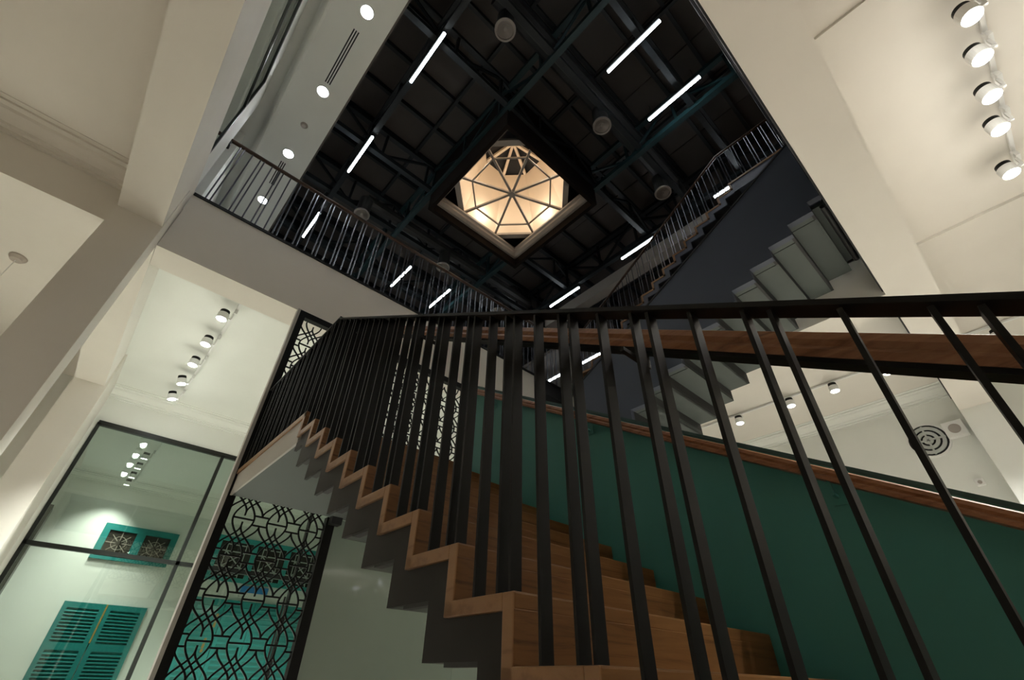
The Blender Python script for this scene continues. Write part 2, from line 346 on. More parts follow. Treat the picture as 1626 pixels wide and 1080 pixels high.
for i, yy in enumerate((3.07, 2.07, 1.31, 0.49)):
    spot(9.0, yy, '%s of four white track spotlights beyond the upper stair flight, counted from the stairs' % ['first', 'second', 'third', 'fourth'][i], 'spotlights on the right hand track', side=(1, 0), power=P_TRACK * 0.9)
track('lighting_track.003', (9.16, -3.0, TZ), (9.16, -0.6, TZ), 'short lighting track by the right edge behind the balusters')
spot(9.1, -0.95, 'single bright track spotlight behind the rightmost baluster', None, side=(1, 0))
track('lighting_track.004', (0.6, 12.0, TZ), (0.6, 17.2, TZ), 'lighting track inside the glazed room')
for i, yy in enumerate((14.1, 15.0, 15.9, 16.7)):
    spot(0.42, yy, '%s spotlight on the track inside the glazed room, counted from the glass' % ['first', 'second', 'third', 'fourth'][i], 'spotlights in the glazed room', side=(1, 0), power=P_TRACK * 0.55, tilt=(0.0, 0.25, -1))
# unseen spotlights without tracks, added to light the ceilings and far rooms
for i, (xx, yy, pw) in enumerate(((4.8, 14.8, 3.0), (4.5, 8.2, 1.5), (-3.5, 1.5, 0.75), (-3.5, -2.5, 0.75), (2.0, -4.5, 0.8), (-4.4, 7.6, 1.2))):
    spot(xx, yy, ['added unseen spotlight over the far right of the glazed room', 'added unseen spotlight under the ceiling right of the metal screen', 'added unseen spotlight left of the void', 'added unseen spotlight left behind the viewer', 'added unseen spotlight right behind the viewer', 'added unseen spotlight in the left side room'][i], None, power=P_TRACK * pw, col=(WARM if i in (2, 3, 4, 5) else NEUT), z=4.36)
def downlight(x, y, z, label, group, power, col, r=0.09):
    o = empty('recessed_downlight', (x, y, z), label, 'downlight', group)
    build('trim_ring', MB().ring((x, y), r, r * 1.25, z - 0.012, z + 0.004), 'fix', o)
    build('lens', MB().tube([(x, y, z - 0.006), (x, y, z + 0.002)], r, 20), 'bulb', o)
    if power: lamp('SPOT', (x, y, z - 0.03), power, col, o, 0.08, 150, (0, 0, -1), 0.8)
    return o
for i, (xx, yy) in enumerate(((6.74, -3.57), (6.74, -2.17))):
    downlight(xx, yy, 2.22, 'recessed downlight in the dropped ceiling, %s the painted glass' % ['farther from', 'nearer'][i], 'downlights in the dropped ceiling', 25, NEUT, 0.06)
# pendant rose at the far left
pr = empty('pendant_light', (-2.23, 7.85, 4.6), 'brown ceiling rose with a hanging cable at the left edge', 'pendant')
build('ceiling_rose', MB().tube([(-2.23, 7.85, 4.56), (-2.23, 7.85, 4.60), (-2.23, 7.85, 4.62)], [0.07, 0.10, 0.10], 24), 'lantern', pr)
build('cable', MB().tube([(-2.23, 7.85, 2.3), (-2.23, 7.85, 4.57)], 0.006, 8), 'fix', pr)
build('shade', MB().tube([(-2.23, 7.85, 2.35), (-2.23, 7.85, 2.25), (-2.23, 7.85, 2.0)], [0.04, 0.10, 0.26], 24), 'lantern', pr)
# grille, speaker and sensor on the right wall
g = empty('round_grille', (10.9, 0.58, 3.73), 'round black and white louvred grille on the right wall', 'grille')
def disc(x, y, z, r0, r1, d):
    mb = MB(); mb.ring((0, 0), r0, r1, 0, d, 28); mb.v = [(x - v[2], y + v[0], z + v[1]) for v in mb.v]; return mb
build('rim', disc(10.9, 0.58, 3.73, 0.29, 0.32, 0.04), 'fix', g)
build('backing', disc(10.9, 0.58, 3.73, 0.0, 0.29, 0.005), 'black', g)
for r0, r1 in ((0.2, 0.255), (0.11, 0.165), (0.03, 0.075)): build('louvre_ring', disc(10.89, 0.58, 3.73, r0, r1, 0.035), 'came', g)
build('spoke', MB().box(10.85, 10.88, 0.565, 0.595, 3.46, 4.0).box(10.85, 10.88, 0.32, 0.84, 3.715, 3.745), 'came', g)
sp = empty('wall_speaker', (10.9, 0.15, 3.70), 'square white speaker box beside the round grille', 'speaker')
build('box', MB().box(10.78, 10.9, 0.0, 0.30, 3.65, 3.93), 'fix', sp, 0.01)
build('cone', disc(10.78, 0.15, 3.79, 0.0, 0.085, 0.006), 'diff', sp)
se = empty('motion_sensor', (10.9, 0.25, 2.80), 'tiny white sensor low on the right wall', 'sensor')
build('body', MB().box(10.82, 10.9, 0.19, 0.31, 2.80, 2.92), 'fix', se, 0.01)
build('eye', disc(10.82, 0.25, 2.85, 0.0, 0.03, 0.01), 'diff', se)

# ------------------------------------------------------------------ lower oak flight
G, RS, Y0, Z0, XL, XR = 0.278, 0.170, 1.037, 0.209, 0.95, 2.56
def ny(k): return Y0 + G * k
def nz(k): return Z0 + RS * k
st = empty('oak_staircase', (1.75, ny(-9), FZ), 'oak stair flight with zigzag edge climbing away to a landing', 'staircase')
K0, K1 = -9, 9
T = 0.046
tread = MB().box(XL, XR, 0, G + 0.002, -T, 0).mesh('tread', 'oak', (XL, 0, 0), 0.006)
riser = MB().box(XL + 0.001, XR, 0.0, T, -RS, -T + 0.004).mesh('riser', 'oak', (XL, 0, 0), 0.003)
side = MB().box(XL - 0.002, XL + 0.02, T, G + T - 0.001, -T + 0.001, -0.001).box(XL - 0.002, XL + 0.02, 0.001, T - 0.001, -RS - T + 0.001, -0.001).mesh('edge_trim', 'oakside', (XL, 0, 0), 0.003)
B = 0.112
strg = MB().prism([(T, -T), (G + T, -T), (G + T, -T - B), (T + B, -T - B), (T + B, -RS - T - B), (T, -RS - T - B)], 'x', 0.012, 0.03).mesh('stringer', 'stringer', (0, 0, 0))
soff = MB().box(0.03, XR - XL, T + B, G + T + B, -T - B, -T - B + 0.02).box(0.03, XR - XL, T + B - 0.02, T + B, -RS - T - B, -T - B).mesh('step_soffit', 'soffit', (0, 0, 0))
lip = MB().box(0.014, 0.05, T + B + 0.002, G + T - 0.004, -T - B - 0.012, -T - B).mesh('soffit_lip', 'black', (0, 0, 0))
for k in range(K0, K1 + 1):
    y, z = ny(k), nz(k)
    if k < K1:
        inst('tread', tread, (XL, y, z), st)
    inst('riser', riser, (XL, y, z), st); 
    if k < K1:
        inst('edge_trim', side, (XL, y, z), st); inst('stringer', strg, (XL, y, z), st)
        if k < K1 - 1: inst('step_soffit', soff, (XL, y, z), st); inst('soffit_lip', lip, (XL, y, z), st)
ZL, YL0, YL1 = nz(9), ny(9), 5.30
ld = empty('stair_landing', (1.9, 4.4, 1.48), 'oak topped landing with pale grey face and grey underside', 'landing')
build('deck', MB().box(XL, 2.95, YL0, YL1, ZL - T, ZL), 'oak', ld, 0.005)
build('edge_trim', MB().box(XL - 0.003, XL + 0.02, YL0 + 0.001, YL1 + 0.03, ZL - 0.045, ZL - 0.001), 'oakside', ld)
build('face', MB().prism([(YL0 + T, ZL - T), (YL1 + 0.02, ZL - T), (YL1 + 0.02, 1.48), (YL0 - 0.02, 1.48), (YL0 - 0.02, ZL - T - RS), (YL0 + T, ZL - T - RS)], 'x', XL + 0.012, XL + 0.03), 'greytrim', ld)
build('underside', MB().box(XL + 0.03, 2.95, YL0 - 0.14, YL1, 1.48, 1.50), 'soffit', ld)
build('riser_trim', MB().box(XL - 0.003, XL + 0.02, YL0 + 0.001, YL0 + T - 0.001, ZL - RS - T, ZL), 'oakside', ld)
# short middle flight and upper platform
for i in range(5):
    a = 2.95 + i * 0.29
    build('middle_step', MB().box(a, a + 0.32, YL0, YL1, ZL + RS * i, ZL + RS * (i + 1)), 'oak', ld)
build('platform', MB().box(4.40, 6.1, 3.46, YL1, 2.38, ZL + RS * 5), 'navy', ld)

# ------------------------------------------------------------------ balustrade of the lower flight
def rail_z(y): return 0.6 + 0.6 * y if y < 3.475 else 2.70
bl = empty('stair_balustrade', (0.98, ny(-9), nz(-9)), 'black flat bar balustrade along the oak stair and landing', 'balustrade')
near = [-0.112, -0.057, 0.064, 0.184, 0.238, 0.362, 0.481, 0.534, 0.652, 0.771, 0.821, 0.941]
ys_ = list(near)
for j in range(1, 5): ys_ += [near[0] + 0.0 - 0.29 * j + d for d in (0.0, 0.055, 0.175)]
for k in range(0, 9): ys_ += [ny(k) + d for d in (0.022, 0.075, 0.183)]
y = YL0 + 0.03
while y < YL1 - 0.05:
    ys_ += [v for v in (y, y + 0.053, y + 0.165) if v < YL1 - 0.02]; y += 0.285
def baluster(y):
    base = ZL if y >= YL0 else nz(math.floor((y - Y0) / G))
    base = max(base, FZ); t = rail_z(y) - 0.012
    return base, t
cache = {}
for y in sorted(ys_):
    b0, t = baluster(y); h = round(t - b0, 3)
    if h not in cache: cache[h] = MB().box(0.006, 0.050, 0, 0.010, 0, h).mesh('baluster', 'steel')
    inst('baluster', cache[h], (XL, y, b0), bl)
p0, p1, p2 = (XL + 0.03, -1.9, rail_z(-1.9)), (XL + 0.03, 3.475, rail_z(3.47)), (XL + 0.03, YL1, 2.70)
build('top_rail', MB().bar(p0, p1, 0.062, 0.014).bar((p1[0], p1[1] - 0.01, 2.694), p2, 0.062, 0.014), 'steel', bl)
# wooden handrail on a black bar inside the balusters
def hz(y): return 0.556 + 0.6 * y
hr = MB(); xh = 1.115; prof = [(-0.03, -0.012), (-0.026, -0.028), (0.026, -0.028), (0.03, -0.012), (0.024, -0.002), (0.031, 0.010), (0.026, 0.028), (0.008, 0.036), (-0.008, 0.036), (-0.026, 0.028), (-0.031, 0.010), (-0.024, -0.002)]
n0 = 0
for yy in (-1.9, 3.45):
    for a, b in prof: hr.v.append((xh + a, yy - b * 0.5, hz(yy) + b))
kk = len(prof); hr.f += [tuple(range(kk)), tuple(kk + i for i in reversed(range(kk)))] + [(i, kk + i, kk + (i + 1) % kk, (i + 1) % kk) for i in range(kk)]
build('handrail', hr, 'rail', bl)
build('handrail_bar', MB().bar((xh, -1.9, hz(-1.9) - 0.04), (xh, 3.45, hz(3.45) - 0.04), 0.045, 0.018), 'steel', bl)
for yy in (-0.6, 0.6, 1.88, 3.0):
    build('bracket', MB().bar((xh, yy, hz(yy) - 0.045), (xh, yy, hz(yy) - 0.11), 0.016, 0.016).bar((xh, yy, hz(yy) - 0.10), (XL + 0.03, yy, hz(yy) - 0.10), 0.014, 0.014), 'steel', bl)

# ------------------------------------------------------------------ teal parapet wall right of the flight
def tz(y): return 0.576 + 0.5935 * y
tw = empty('teal_parapet', (2.61, 0.8, FZ), 'dark teal solid parapet wall right of the oak treads', 'parapet wall', kind='structure')
build('wall_panel', MB().prism([(-1.8, FZ), (-0.9, FZ), (3.50, ZL - 0.35), (3.50, tz(3.50) - 0.02), (-1.8, tz(-1.8) - 0.02)], 'x', XR, XR + 0.10), 'teal', tw)
build('cap', MB().bar((XR + 0.05, -1.8, tz(-1.8) - 0.01), (XR + 0.05, 3.505, tz(3.505) - 0.01), 0.11, 0.022), 'tealdark', tw)
wr = empty('wall_handrail', (2.49, -1.8, tz(-1.8) - 0.2), 'reddish wooden handrail fixed along the teal parapet', 'handrail')
hw = MB(); xh = 2.495
for yy in (-1.8, 3.48):
    for a, b in prof: hw.v.append((xh + a * 0.9, yy - b * 0.5, tz(yy) - 0.085 + b * 0.8))
hw.f = list(hr.f); build('rail', hw, 'rail', wr)
for yy in (-0.9, 0.55, 1.95, 3.1):
    z = tz(yy) - 0.11
    build('bracket', MB().bar((xh, yy, z), (xh, yy, z - 0.07), 0.014, 0.014).bar((xh, yy, z - 0.065), (XR, yy, z - 0.065), 0.014, 0.014).box(XR - 0.008, XR, yy - 0.03, yy + 0.03, z - 0.10, z - 0.03), 'teal', wr)

# ------------------------------------------------------------------ upper flight with stepped grey underside and navy parapet
XB0, XB1 = 4.75, 6.05
fb = empty('upper_flight', (5.4, 1.8, 2.5), 'stair flight seen from below with stepped grey underside', 'staircase')
RB = 0.166
pan = MB().box(XB0 + 0.10, XB1, -G, 0, 0, 0.05).mesh('soffit_panel', 'soffit')
stp = MB().box(XB0 + 0.005, XB0 + 0.092, -G, 0, 0.004, 0.05).mesh('soffit_strip', 'soffit')
rsb = MB().box(XB0 + 0.005, XB1, 0, 0.03, -RB, 0.05).mesh('riser', 'black')  # unlit riser backs: their shade is put in as black
for j in range(0, 13):
    yj, zj = 0.105 + G * j, 4.577 - RB * j
    if j == 0:
        build('soffit_panel', MB().box(XB0 + 0.1, XB1, yj - 0.15, yj, zj, zj + 0.05), 'soffit', fb)
        build('pipe', MB().tube([(XB0 + 0.1, 0.0, zj - 0.03), (XB1, 0.0, zj - 0.03)], 0.03, 10), 'duct', fb)
    else:
        inst('soffit_panel', pan, (0, yj, zj), fb); inst('soffit_strip', stp, (0, yj, zj), fb)
    inst('riser', rsb, (0, yj, zj), fb)
npz = empty('navy_parapet', (4.72, 1.8, 2.5), 'deep navy parapet along the upper flight', 'parapet wall', kind='structure')
poly = [(-0.06, 4.577)]
for j in range(0, 13):
    yj, zj = 0.105 + G * j, 4.577 - RB * j
    poly += [(yj, zj), (yj, zj - RB)]
poly += [(3.75, poly[-1][1]), (3.75, 3.66), (-0.06, 5.70)]
build('wall_panel', MB().prism(poly, 'x', XB0 - 0.05, XB0 + 0.02), 'navy', npz)
bnd = [(-0.06, 4.577)]; bo = [(-0.06, 4.577 + 0.10)]
for j in range(0, 13):
    yj, zj = 0.105 + G * j, 4.577 - RB * j
    bnd += [(yj, zj), (yj, zj - RB)]; bo += [(yj + 0.09, zj + 0.10), (yj + 0.09, zj - RB + 0.10)]
bm_ = MB()
for i in range(len(bnd) - 1):
    bm_.prism([bnd[i], bnd[i + 1], bo[i + 1], bo[i]], 'x', XB0 - 0.062, XB0 - 0.049)
build('stringer_band', bm_, 'navy', npz)
build('cap', MB().bar((XB0 - 0.015, -0.06, 5.70), (XB0 - 0.015, 3.75, 3.66), 0.10, 0.025), 'black', npz)
struct('wall_stair', MB().box(3.95, 7.6, 5.37, 5.5, 1.5, 4.4), 'black', 'black wall behind the upper flight')
beam('ceiling_beam_dark', MB().box(5.37, 10.9, 5.35, 5.76, 4.40, Z2 - 0.02), 'black edge beam continuing the balcony', 'black')

# ------------------------------------------------------------------ topmost flight with oak zigzag
XA0, XA1 = 6.2, 7.45
GA, RA = 0.272, 0.1707
# its lowest riser stands on the upper floor
fa = empty('topmost_flight', (6.8, 3.0, Z2), 'topmost stair flight with thin oak zigzag edge', 'staircase')
trA = MB().box(0, XA1 - XA0, -GA, 0, -0.04, 0).box(0, XA1 - XA0, -0.04, 0, -RA, -0.04).mesh('tread', 'oakside')
sgA = MB().prism([(-0.04, -0.04), (-GA - 0.04, -0.04), (-GA - 0.04, -0.13), (-0.13, -0.13), (-0.13, -RA - 0.13), (-0.04, -RA - 0.13)], 'x', 0.008, 0.03).mesh('stringer', 'navy')
soA = MB().box(0.03, XA1 - XA0, -GA - 0.13, -0.13, -0.13, -0.10).box(0.03, XA1 - XA0, -0.13, -0.10, -RA - 0.13, -0.10).mesh('step_soffit', 'black')
for i in range(0, 15):
    yi, zi = 1.01 + GA * i, 7.5 - RA * i
    if i: inst('tread', trA, (XA0, yi, zi), fa)
    if 0 < i < 14: inst('stringer', sgA, (XA0, yi, zi), fa); inst('step_soffit', soA, (XA0, yi, zi), fa)
build('riser', MB().box(XA0, XA1, 0.97, 1.01, 7.33, 7.5), 'oakside', fa)
build('top_landing', MB().box(XA0 + 0.01, 10.5, -3.0, 0.97, 7.22, 7.46), 'navy', fa)
build('landing_trim', MB().box(XA0 - 0.004, 10.5, -3.0, 1.01, 7.46, 7.5), 'oakside', fa)
rodA = MB().tube([(0, 0, 0), (0, 0, 0.95)], 0.009, 8).mesh('baluster', 'rod')
for xx, lab in ((XA0 + 0.03, 'railing with steel rods along the topmost flight, on the side of the void'), (XA1 - 0.03, 'railing with steel rods along the topmost flight, on the wall side')):
    ra = empty('flight_railing', (xx, 3.0, 5.2), lab, 'railing')
    y = -2.6
    while y < 5.0:
        for d in (0.0, 0.05, 0.165):
            yy = y + d
            if yy < 1.01: zb, zt = 7.5, 8.44
            else:
                zb = 7.5 - RA * math.ceil((yy - 1.01) / GA); zt = 8.44 - (RA / GA) * (yy - 1.01)
            h = round(zt - zb, 2)
            if ('A', h) not in cache: cache[('A', h)] = MB().tube([(0, 0, 0), (0, 0, h)], 0.009, 8).mesh('baluster', 'rod')
            inst('baluster', cache[('A', h)], (xx, yy, zb), ra)
        y += GA
    build('handrail', MB().tube([(xx, -2.8, 8.46), (xx, 1.01, 8.46), (xx, 5.0, 8.46 - (RA / GA) * 3.99)], 0.026, 10), 'raildark', ra, smooth=True)

# ------------------------------------------------------------------ balcony railing above the far beam and the near void edge
br = empty('balcony_railing', (2.6, 5.38, Z2), 'balcony railing with steel rods and brown handrail above the cream beam', 'railing')
YR = 5.40
rod = MB().tube([(0, 0, 0), (0, 0, 1.30)], 0.010, 8).mesh('baluster', 'rod')
x = -0.62
while x < 6.15:
    for d in (0.0, 0.053, 0.17):
        if x + d < 6.15: inst('baluster', rod, (x + d, YR, Z2 - 0.01), br)
    x += 0.285
build('handrail', MB().tube([(-0.80, YR, 6.26), (6.15, YR, 6.29)], 0.030, 12), 'raildark', br, smooth=True)
build('end_bracket', MB().tube([(-0.76, YR, 6.24), (-0.76, YR, 6.15)], 0.02, 8).tube([(-0.76, YR, 6.16), (-0.76, YR + 0.08, 6.16)], 0.02, 8), 'steel', br)
build('base_plate', MB().box(-0.735, 6.17, 5.335, 5.46, Z2 - 0.035, Z2 + 0.01), 'steel', br)
nr = empty('void_edge_railing', (4.0, 0.0, Z2), 'dark railing over the near void edge beside the broad cream beam', 'railing')
build('base_plate', MB().box(-0.7, 10.0, -0.09, -0.03, Z2 - 0.03, Z2 + 0.02), 'steel', nr)
build('fascia', MB().box(-0.7, 10.0, -0.05, -0.035, 4.0, Z2 - 0.03), 'black', nr)
build('handrail', MB().tube([(-0.7, -0.04, 6.26), (10.0, -0.04, 6.26)], 0.030, 10), 'rod', nr, smooth=True)
x = -0.6
while x < 6.1:
    for d in (0.0, 0.053, 0.17): inst('baluster', rod, (x + d, -0.06, Z2), nr)
    x += 0.285

# ------------------------------------------------------------------ metal screen
scn = empty('metal_screen', (2.4, 5.35, FZ), 'black wrought metal screen with interlaced ovals behind the landing', 'screen')
YS = 5.35
PX, PZ = 0.333, 0.345
cell = MB(); th = 0.0155; dp = 0.016
def strand(pts):
    for a, b in zip(pts, pts[1:]): cell.bar((a[0], 0, a[1]), (b[0], 0, b[1]), dp, th, up=(0, 0.001, 1) if abs(b[0] - a[0]) > 1e-3 else (1, 0, 0))
N = 12
for s in (-1, 1):
    strand([(s * 0.10 * math.cos(math.pi * i / N), PZ * i / N) for i in range(N + 1)])                                   # oval sides, crossing between rows
    strand([(s * PX / 2 * (1 - math.cos(math.pi * i / N)) / 2, 0.065 + (PZ - 0.115) * i / N) for i in range(N + 1)])      # heart to next square
    strand([(s * PX / 2 * (1 + math.cos(math.pi * i / N)) / 2, 0.045 + (PZ - 0.115) * i / N) for i in range(N + 1)])      # square to next heart
strand([(0, 0.03), (0, 0.07)]); strand([(0, PZ - 0.07), (0, PZ - 0.03)])
strand([(-0.10, 0), (0.10, 0)])
strand([(0.10, -0.045), (PX - 0.10, -0.045)]); strand([(0.10, 0.045), (PX - 0.10, 0.045)])
cellm = cell.mesh('lattice_motif', 'steel')
halfm = MB().bar((-0.166, 0, 0), (-0.10, 0, 0), dp, th).mesh('edge_link', 'steel')
rows_lo = [1.30 - PZ * i for i in range(0, 8)]; rows_up = [3.48 - PZ * i for i in range(0, 5)]
for zr in rows_lo:
    for i in range(3): inst('lattice_motif', cellm, (1.172 + PX * i, YS, zr - PZ), scn)
    for d in (-0.045, 0.045): inst('edge_link', halfm, (1.172, YS, zr - PZ + d), scn)
for zr in rows_up:
    for i in range(8): inst('lattice_motif', cellm, (1.172 + PX * i, YS, zr), scn)
    for d in (-0.045, 0.045): inst('edge_link', halfm, (1.172, YS, zr + d), scn)
for i in range(3): inst('lattice_motif', cellm, (1.172 + PX * i, YS, 1.30), scn)
for a, b, z0, z1 in ((0.94, 1.02, FZ, ZB), (2.0, 2.10, FZ, 1.48), (3.78, 3.88, ZL, ZB), (2.34, 2.38, ZL, 3.87)):
    build('post', MB().box(a, b, YS - 0.04, YS + 0.04, z0, z1), 'steel', scn)
build('top_rail', MB().box(1.02, 3.78, YS - 0.04, YS + 0.04, 3.86, ZB), 'steel', scn)
build('jamb', MB().box(0.905, 0.94, YS - 0.045, YS + 0.04, FZ, ZB), 'greytrim', scn)
gp = empty('painted_glass_wall', (4.0, 5.34, FZ), 'grey green glossy glass panel under the landing right of the screen', 'glass panel')
for a in (2.105, 3.905, 5.705): build('panel', MB().box(a, a + 1.797, 5.33, 5.35, FZ, 1.48), 'greenglass', gp)
build('soffit_bracket', MB().box(2.02, 2.14, 5.22, 5.33, 1.40, 1.48), 'black', gp)  # black bracket block under the landing, by the screen post

# ------------------------------------------------------------------ upper storey: left gallery glass, strip ceiling
gw = empty('window_2', (-0.78, 3.0, Z2), 'dark framed gallery glass above the left beam', 'window', kind='structure')
XW = -0.755
for z, h in ((4.90, 0.07), (6.05, 0.05), (6.80, 0.07)): build('rail', MB().box(XW - 0.03, XW + 0.015, -2, 4.62, z - h / 2, z + h / 2), 'frame', gw)
for yy in (4.60, 1.6, -1.4): build('mullion', MB().box(XW - 0.03, XW + 0.014, yy - 0.025, yy + 0.025, Z2 - 0.02, 6.82), 'frame', gw)
for a, b in ((1.63, 4.57), (-1.37, 1.57)):
    for z0, z1 in ((4.935, 6.025), (6.075, 6.765)): build('pane', MB().box(XW - 0.012, XW, a, b, z0, z1), 'panedark', gw)
struct('wall_gallery', MB().box(-0.95, -0.765, 4.63, 5.42, Z2 - 0.02, 7.5).box(-0.95, XW + 0.0, -2, 4.63, 6.835, 7.5).box(-0.95, -0.765, 6.2, 13, Z2, 7.5), 'white', 'white pier and lintel of the upper gallery')
struct('wall_room', MB().box(-4.2, -4, -2, 13, Z2, 7.5).box(-4, -0.95, 12.9, 13, Z2, 7.5), 'cream', 'wall of the upper room behind the gallery glass')
ZS = 7.5
sl = empty('ceiling_strip', (-0.2, 4.0, ZS), 'white strip ceiling with downlights at the upper left', 'ceiling', kind='structure')
build('panel', MB().box(-0.53, 0.272, -2, 13, ZS, ZS + 0.12), 'white', sl)
build('cove', MB().box(-4.0, -0.62, -2, 13, ZS + 0.16, ZS + 0.25), 'white', sl)
build('moulding', MB().prism([(-0.62, ZS + 0.25), (-0.62, ZS + 0.11), (-0.585, ZS + 0.10), (-0.585, ZS + 0.04), (-0.555, ZS + 0.03), (-0.555, ZS - 0.02), (-0.53, ZS - 0.03), (-0.50, ZS - 0.012), (-0.50, ZS + 0.25)], 'y', -2, 13), 'white', sl)
build('edge_face', MB().box(0.272, 0.30, -2, 13, ZS + 0.001, 11.0), 'deck', sl)
for i, yy in enumerate((3.12, 4.58, 6.03, 7.36)):
    downlight(-0.083, yy, ZS, '%s of four downlights in the white strip ceiling, counted from the top' % ['first', 'second', 'third', 'last'][i], 'downlights in the strip ceiling', P_DOWN, COOL, 0.085)
for i, (a, b) in enumerate(((3.43, 4.41), (6.26, 6.88))):
    o = empty('slot_diffuser', (-0.085, (a + b) / 2, ZS), 'black triple slot air diffuser, the %s one in the white strip ceiling' % ('longer upper' if not i else 'shorter lower'), 'diffuser')
    for d in (-0.035, 0.0, 0.035): build('slot', MB().box(-0.085 + d - 0.009, -0.085 + d + 0.009, a, b, ZS - 0.004, ZS + 0.01), 'black', o)
    build('flange', MB().box(-0.14, -0.03, a - 0.015, b + 0.015, ZS - 0.002, ZS + 0.005), 'fix', o)
sd = empty('smoke_detector', (-0.083, 5.33, ZS), 'small grey detector disc between the downlights', 'detector')
build('body', MB().tube([(-0.083, 5.33, ZS - 0.03), (-0.083, 5.33, ZS - 0.01), (-0.083, 5.33, ZS)], [0.035, 0.055, 0.06], 20), 'diff', sd)

# ------------------------------------------------------------------ dark roof
ZD = 11.35
rf = empty('ceiling_roof', (5, 6, ZD), 'dark boarded roof over the stair hall', 'roof', kind='structure')
xb = [0.3 + 1.02 * i for i in range(0, 12)]; yb = [-1.4 + 0.9 * i for i in range(0, 17)]
def in_lantern(x0, x1, y0, y1): return x1 > 3.0 and x0 < 6.0 and y1 > 3.7 and y0 < 6.6
dk = MB().box(0.012, 1.008, 0.012, 0.888, 0, 0.05).mesh('roof_panel', 'deck')
for xx in xb[:-1]:
    for yy in yb[:-1]:
        if not (xx > 3.0 and xx + 1.02 < 6.5 and yy > 3.6 and yy + 0.9 < 7.2):
            o = inst('roof_panel', dk, (xx, yy, ZD + random.uniform(0, 0.03)), rf)
build('cover', MB().box(0.3, 3.1, -1.4, 13.5, ZD + 0.09, ZD + 0.12).box(5.9, 11.6, -1.4, 13.5, ZD + 0.09, ZD + 0.12).box(3.1, 5.9, -1.4, 3.8, ZD + 0.09, ZD + 0.12).box(3.1, 5.9, 6.5, 13.5, ZD + 0.09, ZD + 0.12), 'black', rf)
for yy in yb:
    if 3.8 < yy < 6.5:
        for a, b in ((0.3, 3.1), (5.9, 11.5)): build('purlin', MB().box(a, b, yy - 0.04, yy + 0.04, ZD - 0.16, ZD), 'truss', rf)
    else: build('purlin', MB().box(0.3, 11.5, yy - 0.04, yy + 0.04, ZD - 0.16, ZD), 'truss', rf)
for xx in xb[::2]:
    if 3.1 < xx < 5.9:
        for a, b in ((-1.4, 3.8), (6.5, 13.4)): build('rafter', MB().box(xx - 0.035, xx + 0.035, a, b, ZD - 0.30, ZD - 0.2), 'truss', rf)
    else: build('rafter', MB().box(xx - 0.035, xx + 0.035, -1.4, 13.4, ZD - 0.30, ZD - 0.2), 'truss', rf)
struct('wall_roof', MB().box(0.3, 11.5, 13.4, 13.5, Z2, ZD).box(11.5, 11.6, -1.4, 13.5, Z2, ZD).box(0.3, 11.5, -1.5, -1.4, 7.5, ZD), 'deck', 'dark walls round the roof space')
def truss(axis, c, a, b, n, label, m='truss', zb=9.95, zt=10.95):
    o = empty('roof_truss', ((a + b) / 2, c, zb) if axis == 'x' else (c, (a + b) / 2, zb), label, 'truss', 'roof trusses')
    P = (lambda t, z: (t, c, z)) if axis == 'x' else (lambda t, z: (c, t, z))
    build('bottom_chord', MB().bar(P(a, zb), P(b, zb), 0.12, 0.14), m, o)
    build('top_chord', MB().bar(P(a, zt), P(b, zt), 0.12, 0.12), m, o)
    for i in range(n + 1):
        t = a + (b - a) * i / n
        build('web_post', MB().bar(P(t, zb), P(t, zt), 0.06, 0.06), m, o)
        if i < n:
            u = a + (b - a) * (i + 1) / n
            build('web_brace', MB().bar(P(t, zb if i % 2 else zt), P(u, zt if i % 2 else zb), 0.05, 0.06), m, o)
    return o
for c, l in ((1.15, 'along the left row of tubes'), (3.02, 'along the left side of the lantern'), (5.98, 'along the right side of the lantern'), (8.22, 'along the right row of tubes')):
    truss('y', c, -1.3, 13.2, 11, 'dark lattice roof truss running away, ' + l, 'girder' if 2 < c < 7 else 'truss', 10.02, 11.0)
for c, l in ((0.95, 'nearest the viewer'), (2.3, 'between viewer and lantern'), (3.68, 'on the near side of the lantern'), (6.64, 'on the far side of the lantern'), (8.4, 'beyond the lantern'), (10.3, 'farthest away')):
    truss('x', c, 0.35, 11.3, 9, 'dark lattice roof truss running across, ' + l, zb=10.12, zt=11.05)
for i, (a, b, c) in enumerate(((1.6, 7.6, 1.35), (2.0, 8.2, 7.6))):
    d = empty('air_duct', ((a + b) / 2, c, 10.45), 'dark air duct under the roof, %s side of the lantern' % ['near', 'far'][i], 'duct')
    build('duct_body', MB().tube([(a, c + 1.05 - i * 0.2, 10.55), (b, c + 1.05 - i * 0.2, 10.55)], 0.22, 14), 'duct', d)
# suspended LED battens
ZLED = 9.8
def led(x, y0, y1, label, z=ZLED):
    o = empty('led_batten', (x, (y0 + y1) / 2, z), label, 'light tube', 'white light tubes under the roof')
    build('tube', MB().tube([(x, y0, z), (x, y1, z)], 0.027, 10), 'led', o)
    build('tray', MB().box(x - 0.04, x + 0.04, y0, y1, z + 0.03, z + 0.07), 'truss', o)
    for yy in (y0 + 0.1, y1 - 0.1): build('hanger', MB().tube([(x, yy, z + 0.06), (x, yy, z + 0.5)], 0.005, 6), 'truss', o)
    lamp('SPOT', (x, (y0 + y1) / 2, z - 0.06), P_LED * 6, COOL, o, 0.25, 170, (0, 0, -1), 0.5)
    return o
def rng(a, b): return a * ZLED, b * ZLED
L3 = ('top', 'middle', 'bottom')
for i, (a, b) in enumerate(((0.345, 0.467), (0.629, 0.751), (0.919, 1.03))): led(0.1165 * ZLED, *rng(a, b), label='%s white light tube of three in the row left of the lantern' % L3[i])
